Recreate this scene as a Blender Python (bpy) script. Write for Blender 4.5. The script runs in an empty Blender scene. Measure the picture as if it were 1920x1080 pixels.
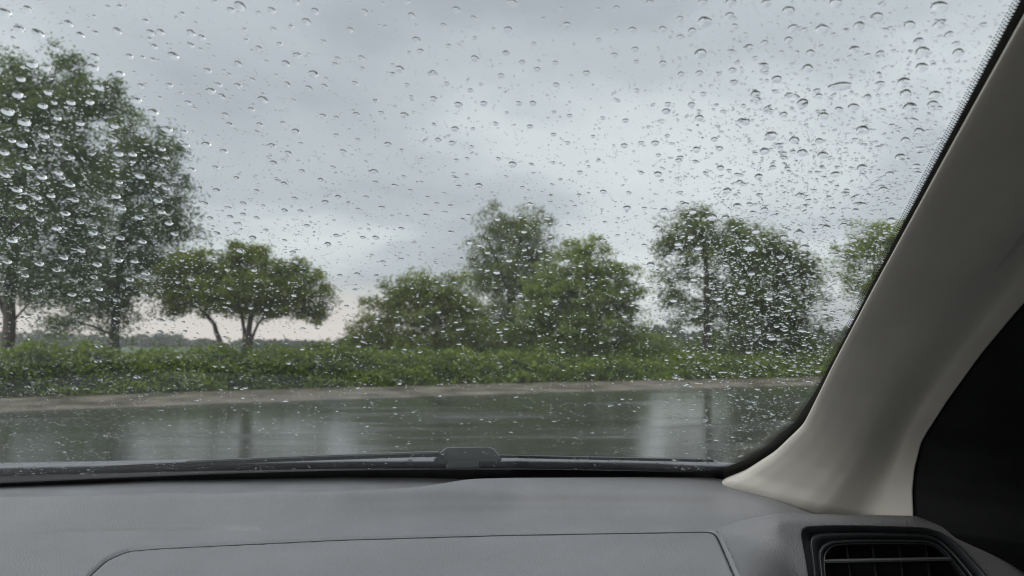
import bpy, math, random
import numpy as np
from mathutils import Vector, Matrix

# ------------------------------------------------------------------ camera / light / exposure
sc = bpy.context.scene
F = 1478.0                      # focal length in pixels of the 1920 px wide photograph
CAMZ = 1.25
PITCH = math.atan(100 / F)
cd = bpy.data.cameras.new('camera'); cam = bpy.data.objects.new('camera', cd)
sc.collection.objects.link(cam); sc.camera = cam
cd.sensor_width = 36; cd.lens = 36 * F / 1920
cd.clip_start = 0.02; cd.clip_end = 6000
cam.location = (0, 0, CAMZ); cam.rotation_euler = (math.pi / 2 + PITCH, 0, 0)
cd.dof.use_dof = True; cd.dof.focus_distance = 0.84; cd.dof.aperture_fstop = 10.0

SUN_EL, SUN_AZ = math.radians(36), math.radians(-116)
world = bpy.data.worlds.new('World'); sc.world = world; world.use_nodes = True
wn, wl = world.node_tree.nodes, world.node_tree.links
wn.clear()
def N(nodes, t, **kw):
    n = nodes.new(t)
    for k, v in kw.items():
        if k.startswith('i_'):
            n.inputs[k[2:].replace('_', ' ')].default_value = v
        else:
            setattr(n, k, v)
    return n
def ramp(nodes, stops, interp='LINEAR'):
    r = nodes.new('ShaderNodeValToRGB'); r.color_ramp.interpolation = interp
    e = r.color_ramp.elements
    while len(e) < len(stops): e.new(0.5)
    for i, (p, c) in enumerate(stops):
        e[i].position = p
        e[i].color = (c, c, c, 1) if not hasattr(c, '__len__') else (*c, 1)
    return r
bg = N(wn, 'ShaderNodeBackground'); bg.inputs['Strength'].default_value = 0.1
wo = N(wn, 'ShaderNodeOutputWorld'); wl.new(bg.outputs[0], wo.inputs[0])
sky = N(wn, 'ShaderNodeTexSky', sky_type='NISHITA'); sky.sun_disc = False
sky.sun_elevation = SUN_EL; sky.sun_rotation = SUN_AZ
tc = N(wn, 'ShaderNodeTexCoord')
sep = N(wn, 'ShaderNodeSeparateXYZ'); wl.new(tc.outputs['Generated'], sep.inputs[0])
zc = N(wn, 'ShaderNodeMath', operation='MAXIMUM'); wl.new(sep.outputs['Z'], zc.inputs[0]); zc.inputs[1].default_value = 0.0
za = N(wn, 'ShaderNodeMath', operation='ADD'); wl.new(zc.outputs[0], za.inputs[0]); za.inputs[1].default_value = 0.22
dx = N(wn, 'ShaderNodeMath', operation='DIVIDE'); wl.new(sep.outputs['X'], dx.inputs[0]); wl.new(za.outputs[0], dx.inputs[1])
dy = N(wn, 'ShaderNodeMath', operation='DIVIDE'); wl.new(sep.outputs['Y'], dy.inputs[0]); wl.new(za.outputs[0], dy.inputs[1])
cmb = N(wn, 'ShaderNodeCombineXYZ'); wl.new(dx.outputs[0], cmb.inputs[0]); wl.new(dy.outputs[0], cmb.inputs[1])
CLOUD_OFF = (1.3, 0.881, 0.0)
mp = N(wn, 'ShaderNodeMapping'); wl.new(cmb.outputs[0], mp.inputs[0]); mp.inputs['Location'].default_value = CLOUD_OFF
n1 = N(wn, 'ShaderNodeTexNoise'); wl.new(mp.outputs[0], n1.inputs['Vector'])
n1.inputs['Scale'].default_value = 0.75; n1.inputs['Detail'].default_value = 6; n1.inputs['Roughness'].default_value = 0.47; n1.inputs['Distortion'].default_value = 0.35
CL = [(0.34, (1.98, 2.13, 2.32)), (0.46, (2.6, 2.8, 2.96)), (0.56, (3.5, 3.7, 3.76)), (0.68, (4.15, 4.36, 4.36))]
cr = ramp(wn, CL, 'EASE'); wl.new(n1.outputs['Fac'], cr.inputs[0])
# overcast skies are brighter overhead than at the horizon
zr = ramp(wn, [(0.0, 1.0), (0.35, 1.06), (1.0, 1.8)]); wl.new(zc.outputs[0], zr.inputs[0])
mul = N(wn, 'ShaderNodeMixRGB', blend_type='MULTIPLY'); mul.inputs[0].default_value = 1
wl.new(cr.outputs[0], mul.inputs[1]); wl.new(zr.outputs[0], mul.inputs[2])
# thin warm clearing along the horizon
hr = ramp(wn, [(0.0, 0.9), (0.03, 0.8), (0.085, 0.0)], 'EASE'); wl.new(zc.outputs[0], hr.inputs[0])
xr = ramp(wn, [(0.0, 1.0), (0.40, 1.0), (0.56, 0.15), (1.0, 0.1)], 'EASE')
xm = N(wn, 'ShaderNodeMath', operation='MULTIPLY_ADD'); wl.new(sep.outputs['X'], xm.inputs[0]); xm.inputs[1].default_value = .5; xm.inputs[2].default_value = .5
wl.new(xm.outputs[0], xr.inputs[0])
hx = N(wn, 'ShaderNodeMath', operation='MULTIPLY'); wl.new(hr.outputs[0], hx.inputs[0]); wl.new(xr.outputs[0], hx.inputs[1])
hm = N(wn, 'ShaderNodeMixRGB'); wl.new(hx.outputs[0], hm.inputs[0]); wl.new(mul.outputs[0], hm.inputs[1]); hm.inputs[2].default_value = (4.4, 3.86, 3.5, 1)
sm = N(wn, 'ShaderNodeMixRGB'); sm.inputs[0].default_value = 0.96
wl.new(sky.outputs[0], sm.inputs[1]); wl.new(hm.outputs[0], sm.inputs[2]); wl.new(sm.outputs[0], bg.inputs['Color'])

sl = bpy.data.lights.new('sun', 'SUN'); sun = bpy.data.objects.new('sun', sl); sc.collection.objects.link(sun)
sl.energy = 1.5; sl.angle = math.radians(75); sl.color = (1.0, 0.97, 0.93)
sdir = Vector((math.sin(SUN_AZ) * math.cos(SUN_EL), math.cos(SUN_AZ) * math.cos(SUN_EL), math.sin(SUN_EL)))
sun.rotation_euler = (-sdir).to_track_quat('-Z', 'Y').to_euler()
sc.view_settings.view_transform = 'Standard'; sc.view_settings.look = 'None'
sc.view_settings.exposure = 1.0; sc.view_settings.gamma = 1.0; sc.view_settings.use_curve_mapping = False
sc.cycles.use_denoising = True
try: sc.cycles.denoiser = 'OPENIMAGEDENOISE'; sc.cycles.denoising_prefilter = 'ACCURATE'
except Exception: pass
sc.cycles.filter_width = 1.1
sc.cycles.max_bounces = 10; sc.cycles.transmission_bounces = 8; sc.cycles.transparent_max_bounces = 12
sc.cycles.diffuse_bounces = 4; sc.cycles.glossy_bounces = 4
sc.cycles.use_adaptive_sampling = True; sc.cycles.adaptive_threshold = 0.012

HAZE = 0.0011
# ------------------------------------------------------------------ helpers
rng = np.random.default_rng(7); random.seed(7)
C = np.array([0, 0, CAMZ])
cp, sp = math.cos(PITCH), math.sin(PITCH)
def ray(px, py):
    a = (np.asarray(px, float) - 960) / F; b = (540 - np.asarray(py, float)) / F
    return np.stack([a, cp - b * sp, sp + b * cp], -1)
def at(px, py, D):
    """world point at depth D (metres ahead of the camera) along the direction of a photograph point"""
    r = ray(px, py)
    return C + r / r[..., 1:2] * np.asarray(D, float)[..., None]

def mesh_obj(name, V, Fc, mat, parent=None, smooth=True):
    me = bpy.data.meshes.new(name)
    V = np.asarray(V, np.float32)
    if isinstance(Fc, np.ndarray):
        n = Fc.shape[1]
        me.vertices.add(len(V)); me.vertices.foreach_set('co', V.ravel())
        me.loops.add(Fc.size); me.loops.foreach_set('vertex_index', Fc.ravel().astype(np.int32))
        me.polygons.add(len(Fc)); me.polygons.foreach_set('loop_start', np.arange(0, Fc.size, n, dtype=np.int32))
        me.polygons.foreach_set('loop_total', np.full(len(Fc), n, np.int32))
        me.update(calc_edges=True); me.validate()
    else:
        me.from_pydata(V.tolist(), [], Fc); me.update()
    me.polygons.foreach_set('use_smooth', np.full(len(me.polygons), smooth, bool))
    me.materials.append(mat)
    o = bpy.data.objects.new(name, me); sc.collection.objects.link(o)
    if parent is not None: o.parent = parent; o.matrix_parent_inverse = parent.matrix_world.inverted()
    return o
def empty(name, loc, parent=None):
    o = bpy.data.objects.new(name, None); sc.collection.objects.link(o)
    o.empty_display_size = 0.2
    o.location = loc
    o.matrix_world = Matrix.Translation(loc)
    if parent is not None: o.parent = parent; o.matrix_parent_inverse = parent.matrix_world.inverted()
    return o
def tag(o, label=None, cat=None, group=None, kind=None):
    if label: o['label'] = label
    if cat: o['category'] = cat
    if group: o['group'] = group
    if kind: o['kind'] = kind
    return o
def grid_faces(r, c):
    i = np.arange(r - 1)[:, None] * c + np.arange(c - 1)[None]
    return np.stack([i, i + 1, i + c + 1, i + c], -1).reshape(-1, 4)

def mat(name, col, rough=0.5, spec=0.5, **kw):
    m = bpy.data.materials.new(name); m.use_nodes = True
    b = m.node_tree.nodes['Principled BSDF']
    b.inputs['Base Color'].default_value = (*col, 1); b.inputs['Roughness'].default_value = rough
    b.inputs['Specular IOR Level'].default_value = spec
    return m
def add_noise(m, scale, c0, c1, lo=0.35, hi=0.65, detail=4, stretch=(1, 1, 1), bump=0, bscale=None, bdist=0.001, coord='Object', rr=None):
    nt = m.node_tree; n, l = nt.nodes, nt.links; b = n['Principled BSDF']
    t = N(n, 'ShaderNodeTexCoord'); mpn = N(n, 'ShaderNodeMapping'); l.new(t.outputs[coord], mpn.inputs[0])
    mpn.inputs['Scale'].default_value = stretch
    x = N(n, 'ShaderNodeTexNoise'); l.new(mpn.outputs[0], x.inputs['Vector'])
    x.inputs['Scale'].default_value = scale; x.inputs['Detail'].default_value = detail
    r = ramp(n, [(lo, c0), (hi, c1)]); l.new(x.outputs['Fac'], r.inputs[0]); l.new(r.outputs[0], b.inputs['Base Color'])
    if rr:
        r2 = ramp(n, [(lo, rr[0]), (hi, rr[1])]); l.new(x.outputs['Fac'], r2.inputs[0]); l.new(r2.outputs[0], b.inputs['Roughness'])
    if bump:
        y = N(n, 'ShaderNodeTexNoise'); l.new(t.outputs[coord], y.inputs['Vector']); y.inputs['Scale'].default_value = bscale or scale * 4
        y.inputs['Detail'].default_value = 3
        bp = N(n, 'ShaderNodeBump'); bp.inputs['Strength'].default_value = bump; bp.inputs['Distance'].default_value = bdist
        l.new(y.outputs['Fac'], bp.inputs['Height']); l.new(bp.outputs[0], b.inputs['Normal'])
    return m
def leaf_mat(name, dark, light, trans=0.45):
    m = bpy.data.materials.new(name); m.use_nodes = True
    n, l = m.node_tree.nodes, m.node_tree.links; b = n['Principled BSDF']
    g = N(n, 'ShaderNodeNewGeometry')
    t = N(n, 'ShaderNodeTexCoord'); x = N(n, 'ShaderNodeTexNoise'); l.new(t.outputs['Object'], x.inputs['Vector'])
    x.inputs['Scale'].default_value = 0.9; x.inputs['Detail'].default_value = 3
    a = N(n, 'ShaderNodeMath', operation='MULTIPLY'); l.new(g.outputs['Random Per Island'], a.inputs[0]); a.inputs[1].default_value = 0.5
    a2 = N(n, 'ShaderNodeMath', operation='MULTIPLY_ADD'); l.new(x.outputs['Fac'], a2.inputs[0]); a2.inputs[1].default_value = 0.9; l.new(a.outputs[0], a2.inputs[2])
    r = ramp(n, [(0.3, dark), (0.95, light)]); l.new(a2.outputs[0], r.inputs[0])
    l.new(r.outputs[0], b.inputs['Base Color']); b.inputs['Roughness'].default_value = 0.45; b.inputs['Specular IOR Level'].default_value = 0.4
    tr = N(n, 'ShaderNodeBsdfTranslucent'); l.new(r.outputs[0], tr.inputs['Color'])
    mx = N(n, 'ShaderNodeMixShader'); mx.inputs[0].default_value = trans
    l.new(b.outputs[0], mx.inputs[1]); l.new(tr.outputs[0], mx.inputs[2]); l.new(mx.outputs[0], n['Material Output'].inputs['Surface'])
    return m

# ------------------------------------------------------------------ materials
M = {}
M['field'] = add_noise(mat('field_grass', (.05, .08, .03), .8), 0.5, (.035, .06, .02), (.08, .11, .035), bump=.6, bscale=9, bdist=.05)
M['verge'] = add_noise(mat('wet_gravel_verge', (.16, .13, .1), .45), 1.2, (.062, .054, .042), (.18, .158, .122), detail=8, bump=.5, bscale=45, bdist=.01, rr=(.32, .6))
M['bark'] = add_noise(mat('wet_bark', (.05, .04, .03), .7), 6, (.028, .023, .018), (.075, .06, .048), stretch=(1, 1, .25), bump=.8, bscale=22, bdist=.03)
M['soil'] = add_noise(mat('hedge_soil', (.02, .025, .012), .9), 3, (.012, .018, .008), (.03, .04, .016))
M['leaf_tall'] = leaf_mat('leaf_tall', (0.062, 0.100, 0.037), (0.175, 0.244, 0.082))
M['leaf_spread'] = leaf_mat('leaf_spread', (0.078, 0.110, 0.020), (0.259, 0.305, 0.060))
M['leaf_mid'] = leaf_mat('leaf_mid', (0.088, 0.128, 0.026), (0.259, 0.323, 0.075))
M['leaf_willow'] = leaf_mat('leaf_willow', (0.097, 0.128, 0.049), (0.246, 0.287, 0.115))
M['leaf_right'] = leaf_mat('leaf_right', (0.059, 0.088, 0.024), (0.181, 0.226, 0.057))
M['leaf_hedge'] = leaf_mat('leaf_hedge', (0.041, 0.092, 0.014), (0.232, 0.316, 0.036), .35)
M['leaf_far'] = leaf_mat('leaf_far', (.03, .045, .025), (.07, .095, .045))

# wet asphalt
m = mat('wet_asphalt', (.05, .05, .052), .3, 1.0); M['road'] = m
n, l = m.node_tree.nodes, m.node_tree.links; b = n['Principled BSDF']
t = N(n, 'ShaderNodeTexCoord')
mpn = N(n, 'ShaderNodeMapping'); l.new(t.outputs['Object'], mpn.inputs[0]); mpn.inputs['Scale'].default_value = (.22, 1.1, 1); mpn.inputs['Rotation'].default_value = (0, 0, math.radians(-10))
x = N(n, 'ShaderNodeTexNoise'); l.new(mpn.outputs[0], x.inputs['Vector']); x.inputs['Scale'].default_value = 1.0; x.inputs['Detail'].default_value = 8; x.inputs['Roughness'].default_value = .62
rr_ = ramp(n, [(.40, .03), (.47, .08), (.53, .15), (.66, .30)]); l.new(x.outputs['Fac'], rr_.inputs[0]); l.new(rr_.outputs[0], b.inputs['Roughness'])
rc = ramp(n, [(.35, (.03, .03, .033)), (.65, (.06, .06, .062))]); l.new(x.outputs['Fac'], rc.inputs[0]); l.new(rc.outputs[0], b.inputs['Base Color'])
y1 = N(n, 'ShaderNodeTexNoise'); l.new(t.outputs['Object'], y1.inputs['Vector']); y1.inputs['Scale'].default_value = 60; y1.inputs['Detail'].default_value = 2
mp2 = N(n, 'ShaderNodeMapping'); l.new(t.outputs['Object'], mp2.inputs[0]); mp2.inputs['Scale'].default_value = (.6, 3.2, 1)
y2 = N(n, 'ShaderNodeTexNoise'); l.new(mp2.outputs[0], y2.inputs['Vector']); y2.inputs['Scale'].default_value = 2.2; y2.inputs['Detail'].default_value = 3
bp1 = N(n, 'ShaderNodeBump'); bp1.inputs['Strength'].default_value = .25; bp1.inputs['Distance'].default_value = .004; l.new(y1.outputs['Fac'], bp1.inputs['Height'])
bp2 = N(n, 'ShaderNodeBump'); bp2.inputs['Strength'].default_value = .4; bp2.inputs['Distance'].default_value = .01; l.new(y2.outputs['Fac'], bp2.inputs['Height']); l.new(bp1.outputs[0], bp2.inputs['Normal'])
l.new(bp2.outputs[0], b.inputs['Normal'])

def plastic(name, c, rough, bump=.8, bs=620, bd=.0012, var=.12):
    c = np.array(c)
    return add_noise(mat(name, tuple(c), rough), 14, tuple(c * (1 - var)), tuple(c * (1 + var)), bump=bump, bscale=bs, bdist=bd)
M['dash'] = plastic('grained_grey_plastic', (.182, .181, .189), .5, var=.05)
M['trough'] = plastic('smooth_grey_plastic', (.235, .238, .25), .3, bump=.04)
M['vent'] = plastic('dark_vent_plastic', (.03, .032, .035), .32, bump=.06, bs=600)
M['slat'] = plastic('vent_slat_plastic', (.09, .095, .1), .32, bump=.05)
M['black'] = mat('black_plastic', (.006, .006, .0065), .6, .3)
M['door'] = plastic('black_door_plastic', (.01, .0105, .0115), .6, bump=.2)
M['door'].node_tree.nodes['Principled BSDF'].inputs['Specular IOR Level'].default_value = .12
M['pillar'] = plastic('beige_woven_trim', (.58, .56, .505), .85, bump=.3, bs=1200, bd=.0004, var=.05)
M['lining'] = plastic('beige_roof_lining', (.55, .52, .47), .9)
M['frit'] = mat('black_frit', (.004, .004, .0045), .35, .4)
M['cowl'] = plastic('black_cowl_plastic', (.018, .018, .02), .45, bump=.3, bs=500)
M['wiper'] = plastic('wet_wiper_plastic', (.06, .064, .064), .4, bump=.2, bs=500)
M['rubber'] = mat('wiper_rubber', (.012, .012, .013), .4)
M['hood'] = mat('wet_grey_car_paint', (.13, .135, .15), .42, .5); 
M['hood'].node_tree.nodes['Principled BSDF'].inputs['Coat Weight'].default_value = .15
add_noise(M['hood'], 30, (.11, .115, .13), (.15, .155, .17), bump=.25, bscale=120, bdist=.002)

def glass_mat(name, tint, base=0.045):
    m = bpy.data.materials.new(name); m.use_nodes = True
    n, l = m.node_tree.nodes, m.node_tree.links; n.remove(n['Principled BSDF'])
    lw = N(n, 'ShaderNodeLayerWeight'); lw.inputs['Blend'].default_value = .5
    p = N(n, 'ShaderNodeMath', operation='POWER'); l.new(lw.outputs['Facing'], p.inputs[0]); p.inputs[1].default_value = 5
    q = N(n, 'ShaderNodeMath', operation='MULTIPLY_ADD'); l.new(p.outputs[0], q.inputs[0]); q.inputs[1].default_value = 1 - base; q.inputs[2].default_value = base
    tr = N(n, 'ShaderNodeBsdfTransparent'); tr.inputs[0].default_value = (*tint, 1)
    gl = N(n, 'ShaderNodeBsdfGlossy'); gl.inputs['Roughness'].default_value = .03
    mx = N(n, 'ShaderNodeMixShader'); l.new(q.outputs[0], mx.inputs[0]); l.new(tr.outputs[0], mx.inputs[1]); l.new(gl.outputs[0], mx.inputs[2])
    l.new(mx.outputs[0], n['Material Output'].inputs['Surface'])
    return m
M['glass'] = glass_mat('windshield_glass', (.938, .96, .957))
m = bpy.data.materials.new('rain_water'); m.use_nodes = True
n, l = m.node_tree.nodes, m.node_tree.links; n.remove(n['Principled BSDF'])
g = N(n, 'ShaderNodeBsdfGlass'); g.inputs['IOR'].default_value = 1.33; g.inputs['Roughness'].default_value = 0.0
l.new(g.outputs[0], n['Material Output'].inputs['Surface']); M['water'] = m

# ------------------------------------------------------------------ ground, road, verge
def sheet(name, P, z, mm, kind='structure'):
    V = [(x, y, z) for x, y in P]
    return tag(mesh_obj(name, V, [list(range(len(V)))], mm, smooth=False), kind=kind)
sheet('ground', [(-340, -340), (340, -340), (340, 340), (-340, 340)], 0, M['field'])
edge = np.array([(-90, -22), (-40, 0.5), (-20, 9.2), (-9.2, 14.1), (-5.4, 16.4), (0, 19.2), (8.2, 22.7), (20, 27.2), (45, 36), (120, 60)], float)
hedge_front = np.array([(-90, -18.5), (-40, 4), (-20, 12.6), (-11.1, 16.9), (-6.4, 19.7), (0, 23.0), (9.6, 26.6), (20, 30.5), (45, 39), (120, 63)], float)
def dense(P, n=160):
    s = np.r_[0, np.cumsum(np.hypot(*np.diff(P, axis=0).T))]; u = np.linspace(0, s[-1], n)
    Q = np.stack([np.interp(u, s, P[:, 0]), np.interp(u, s, P[:, 1])], -1)
    for _ in range(3): Q[1:-1] = (Q[:-2] + 2 * Q[1:-1] + Q[2:]) / 4
    return Q
E = dense(edge, 400); HF = dense(hedge_front, 400)
wob = np.cumsum(rng.normal(0, .03, 400)); wob -= np.linspace(wob[0], wob[-1], 400)
Ew = E.copy(); Ew[:, 1] += wob * .5 + rng.normal(0, .03, 400)
# verge: gently raised strip with a soft outer lip
rows = []
for k, (f_, z) in enumerate([(0, .004), (.05, .03), (.14, .05), (.5, .05), (1.0, .05), (1.35, .04)]):
    P = Ew * (1 - f_) + HF * f_
    rows.append(np.c_[P, np.full(400, z)])
tag(mesh_obj('verge', np.concatenate(rows), grid_faces(6, 400), M['verge']), kind='structure')
road_near = E.copy(); road_near[:, 1] -= 70
rv = np.concatenate([np.c_[E + np.array([0, .4]), np.full(400, .008)], np.c_[road_near, np.full(400, .008)]])
tag(mesh_obj('road', rv, grid_faces(2, 400), M['road'], smooth=False), kind='structure')

# ------------------------------------------------------------------ vegetation
def leaves(P, size, up=.35, droop=0.0, asp=.45):
    """diamond-shaped folded leaves at points P"""
    n = len(P); size = size * rng.uniform(.65, 1.35, n)[:, None]
    a = rng.normal(size=(n, 3)); a[:, 2] = a[:, 2] * .5 - droop; a /= np.linalg.norm(a, axis=1)[:, None]
    q = rng.normal(size=(n, 3)); q[:, 2] += up * 2
    bb = np.cross(q, a); bb /= np.linalg.norm(bb, axis=1)[:, None] + 1e-9
    nn = np.cross(a, bb)
    v0 = P - a * size * .5; v2 = P + a * size * .5
    v1 = P + bb * size * asp * .5 + nn * size * .08; v3 = P - bb * size * asp * .5 + nn * size * .08
    V = np.stack([v0, v1, v2, v3], 1).reshape(-1, 3)
    return V, np.arange(n * 4).reshape(n, 4)

class Tubes:
    def __init__(s): s.V = []; s.F = []; s.n = 0
    def add(s, P, R, seg=7):
        P = np.asarray(P, float); R = np.asarray(R, float); k = len(P)
        T = np.gradient(P, axis=0); T /= np.linalg.norm(T, axis=1)[:, None] + 1e-9
        ref = np.array([1, 0, 0]) if abs(T[0][0]) < .8 else np.array([0, 1, 0])
        A = np.cross(T, ref); A /= np.linalg.norm(A, axis=1)[:, None] + 1e-9; B = np.cross(T, A)
        th = np.linspace(0, 2 * np.pi, seg, endpoint=False)
        V = P[:, None] + R[:, None, None] * (A[:, None] * np.cos(th)[None, :, None] + B[:, None] * np.sin(th)[None, :, None])
        i = np.arange(k - 1)[:, None] * seg; j = np.arange(seg)[None]; j2 = (j + 1) % seg
        s.F.append(np.stack([i + j, i + j2, i + seg + j2, i + seg + j], -1).reshape(-1, 4) + s.n)
        s.V.append(V.reshape(-1, 3)); s.n += k * seg
    def obj(s, name, mm, parent): return mesh_obj(name, np.concatenate(s.V), np.concatenate(s.F), mm, parent)

def wander(a, b, k, amp, sag=0.0):
    t_ = np.linspace(0, 1, k)[:, None]; P = a * (1 - t_) + b * t_
    w = rng.normal(0, amp, (k, 3)); w[0] = 0; w[-1] = 0
    P = P + w * np.linalg.norm(b - a); P[:, 2] += sag * np.sin(np.pi * t_[:, 0]) * np.linalg.norm(b - a)
    return P

def tree(name, label, D, base, trunk, lobes, lm, leaf=.09, clump=.38, per=90, droop=0., dens=1., group=None, cat='tree', trunk_r=.16, limb_to=True, asp=.45, flat=.7):
    """base/trunk: photograph points of the stem(s); lobes: (px, py, rx, ry[, dD]) in photograph pixels at depth D"""
    gx = (base[0] - 960) / F * D
    root = empty(name, (gx, D, 0)); tag(root, label, cat, group)
    tb = Tubes(); stems = []
    for st in trunk:
        pts = [np.array([(st[0][0] - 960) / F * D, D, -.1])] + [at(p[0], p[1], D + (p[2] if len(p) > 2 else 0)) for p in st[1:]]
        pts = np.array(pts); s = np.r_[0, np.cumsum(np.linalg.norm(np.diff(pts, axis=0), axis=1))]
        u = np.linspace(0, s[-1], 14); Q = np.stack([np.interp(u, s, pts[:, i]) for i in range(3)], -1)
        for _ in range(2): Q[1:-1] = (Q[:-2] + 2 * Q[1:-1] + Q[2:]) / 4
        Q[1:-1] += rng.normal(0, .02, (12, 3))
        r0 = st[0][1] if len(st[0]) > 1 and st[0][1] < 5 else trunk_r
        R = r0 * (1 - .78 * u / u[-1]); R[0] *= 1.35
        tb.add(Q, R, 9); stems.append((Q, R))
    allQ = np.concatenate([q for q, r in stems]); allR = np.concatenate([r for q, r in stems])
    LP = []
    for lb in lobes:
        px, py, rx, ry = lb[:4]; dD = lb[4] if len(lb) > 4 else 0
        c = at(px, py, D + dD); ax = rx / F * D; az = ry / F * D; ay = ax * .85
        nC = max(6, int(dens * 4.2 * (ax * az + ax * ay) / (clump * clump)))
        d = rng.normal(size=(nC, 3)); d /= np.linalg.norm(d, axis=1)[:, None]
        rad = rng.uniform(0, 1, nC) ** .42
        Cc = c + d * rad[:, None] * np.array([ax, ay, az]) * rng.uniform(.85, 1.12, nC)[:, None]
        far_ = rng.uniform(0, 1, nC) < .13
        Cc[far_] = c + d[far_] * rng.uniform(1.05, 1.3, far_.sum())[:, None] * np.array([ax, ay, az])
        # limb from the stem to the lobe, then twigs to its clumps
        if limb_to:
            lo = allQ[:, 2] < c[2] + .1
            w = np.linalg.norm(allQ - c, axis=1) + np.where(lo, 0, 3); i = int(np.argmin(w))
            Lq = wander(allQ[i], c, 6, .03, .04); tb.add(Lq, np.linspace(min(allR[i] * .6, .05), .012, 6), 6)
            for cc in Cc[:: 4]:
                j = rng.integers(1, 6); tb.add(wander(Lq[j], cc, 4, .05), np.linspace(.011, .004, 4), 4)
        for cc in Cc:
            k = int(per * rng.uniform(.5, 1.4)); rr = clump * rng.uniform(.55, 1.25)
            o = rng.normal(0, .5, (k, 3)) * rr; o[:, 2] *= flat; o[:, 2] -= droop * np.abs(o[:, 0]) * .8
            LP.append(cc + o)
    P = np.concatenate(LP); P = P[P[:, 2] > .15]
    tb.obj('trunk', M['bark'], root)
    V, Fc = leaves(P, leaf, droop=droop, asp=asp)
    mesh_obj('crown', V, Fc, M[lm], root, smooth=False)
    return root

# --- left tall pair
tree('tall_tree', 'tall feathery green tree with bare dark trunk at the left edge', 20.5, (15, 660),
     [[(15, .19), (17, 600), (22, 480), (40, 330), (70, 200)], [(15, .1), (18, 585), (-40, 500), (-60, 380)], [(15, .06), (20, 600), (55, 572), (95, 520)]],
     [(122, 108, 30, 26), (30, 118, 34, 24), (130, 150, 42, 34), (40, 165, 68, 50), (205, 165, 26, 22), (100, 215, 110, 70), (-40, 230, 110, 100), (30, 330, 130, 90), (-80, 400, 120, 110), (55, 440, 120, 75), (20, 520, 80, 45), (110, 540, 70, 40), (190, 200, 50, 45), (160, 300, 60, 60), (150, 400, 60, 60), (145, 480, 60, 45)],
     'leaf_tall', leaf=.10, clump=.34, per=60, droop=.3, dens=1.0, trunk_r=.2)
tree('drooping_tree', 'drooping dark green tree right of the tall left tree, twigs hanging to the hedge', 23.5, (215, 655),
     [[(215, .17), (215, 600), (222, 500), (235, 380), (245, 300)]],
     [(245, 250, 50, 45), (290, 285, 62, 45), (215, 330, 85, 70), (305, 360, 62, 50), (255, 430, 95, 60), (325, 425, 50, 32), (210, 510, 95, 50), (300, 500, 65, 38), (215, 590, 38, 45), (120, 605, 45, 25), (180, 560, 75, 35)],
     'leaf_tall', leaf=.10, clump=.34, per=55, droop=.45, dens=1.05)
# --- spreading small tree
tree('spreading_tree', 'low spreading tree with two leaning dark stems and a flat-bottomed crown', 21.5, (440, 655),
     [[(428, .1), (418, 650), (398, 600), (350, 560), (320, 530)], [(462, .12), (465, 640), (472, 580), (500, 530), (540, 510)], [(458, .08), (462, 620), (440, 560), (430, 500)], [(462, .06), (480, 600), (540, 570), (585, 560)]],
     [(455, 480, 45, 26), (380, 505, 65, 40), (470, 510, 90, 42), (550, 530, 62, 34), (320, 535, 48, 38), (440, 548, 90, 30), (580, 560, 42, 36), (360, 560, 50, 26), (510, 562, 60, 26), (565, 500, 22, 16), (325, 572, 38, 24), (590, 588, 30, 20), (420, 572, 55, 18), (500, 585, 45, 14)],
     'leaf_spread', leaf=.085, clump=.27, per=80, dens=.95, trunk_r=.1, flat=.55)
# --- centre group
tree('round_tree', 'low rounded olive-green tree left of the centre clump', 25, (800, 665),
     [[(800, .11), (798, 640), (790, 590), (780, 550)], [(800, .07), (812, 640), (840, 580)]],
     [(815, 545, 60, 38), (750, 550, 48, 32), (715, 590, 48, 40), (790, 600, 85, 48), (860, 590, 60, 60), (700, 630, 50, 28), (770, 645, 80, 25), (860, 640, 60, 32), (680, 650, 36, 16)],
     'leaf_spread', leaf=.10, clump=.33, per=75, dens=.95)
tree('willow_tree', 'tallest centre tree with a loose wispy pale green top', 29, (960, 665),
     [[(960, .2), (960, 600), (962, 520), (975, 450), (985, 420)], [(960, .12), (955, 560), (930, 470), (905, 440)]],
     [(935, 420, 38, 35), (1000, 420, 40, 34), (965, 450, 60, 45), (905, 475, 36, 36), (1010, 470, 36, 36), (950, 520, 75, 45), (890, 520, 32, 30), (940, 590, 80, 60), (1030, 560, 50, 60), (890, 600, 50, 50), (1000, 520, 50, 40)],
     'leaf_willow', leaf=.115, clump=.36, per=60, droop=.5, dens=1.05, asp=.34)
tree('layered_tree', 'broad olive tree with layered branches right of the wispy centre tree', 26, (1100, 665),
     [[(1100, .16), (1100, 620), (1105, 540), (1100, 480)], [(1100, .09), (1120, 600), (1160, 530)]],
     [(1100, 475, 45, 28), (1075, 505, 55, 40), (1145, 520, 50, 38), (1030, 540, 55, 40), (1110, 560, 85, 35), (1180, 565, 34, 36), (1010, 600, 60, 45), (1100, 605, 95, 36), (1175, 615, 42, 32), (1060, 645, 80, 22), (1180, 650, 45, 22), (970, 640, 50, 30)],
     'leaf_mid', leaf=.105, clump=.33, per=80, dens=.9, flat=.5)
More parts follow.
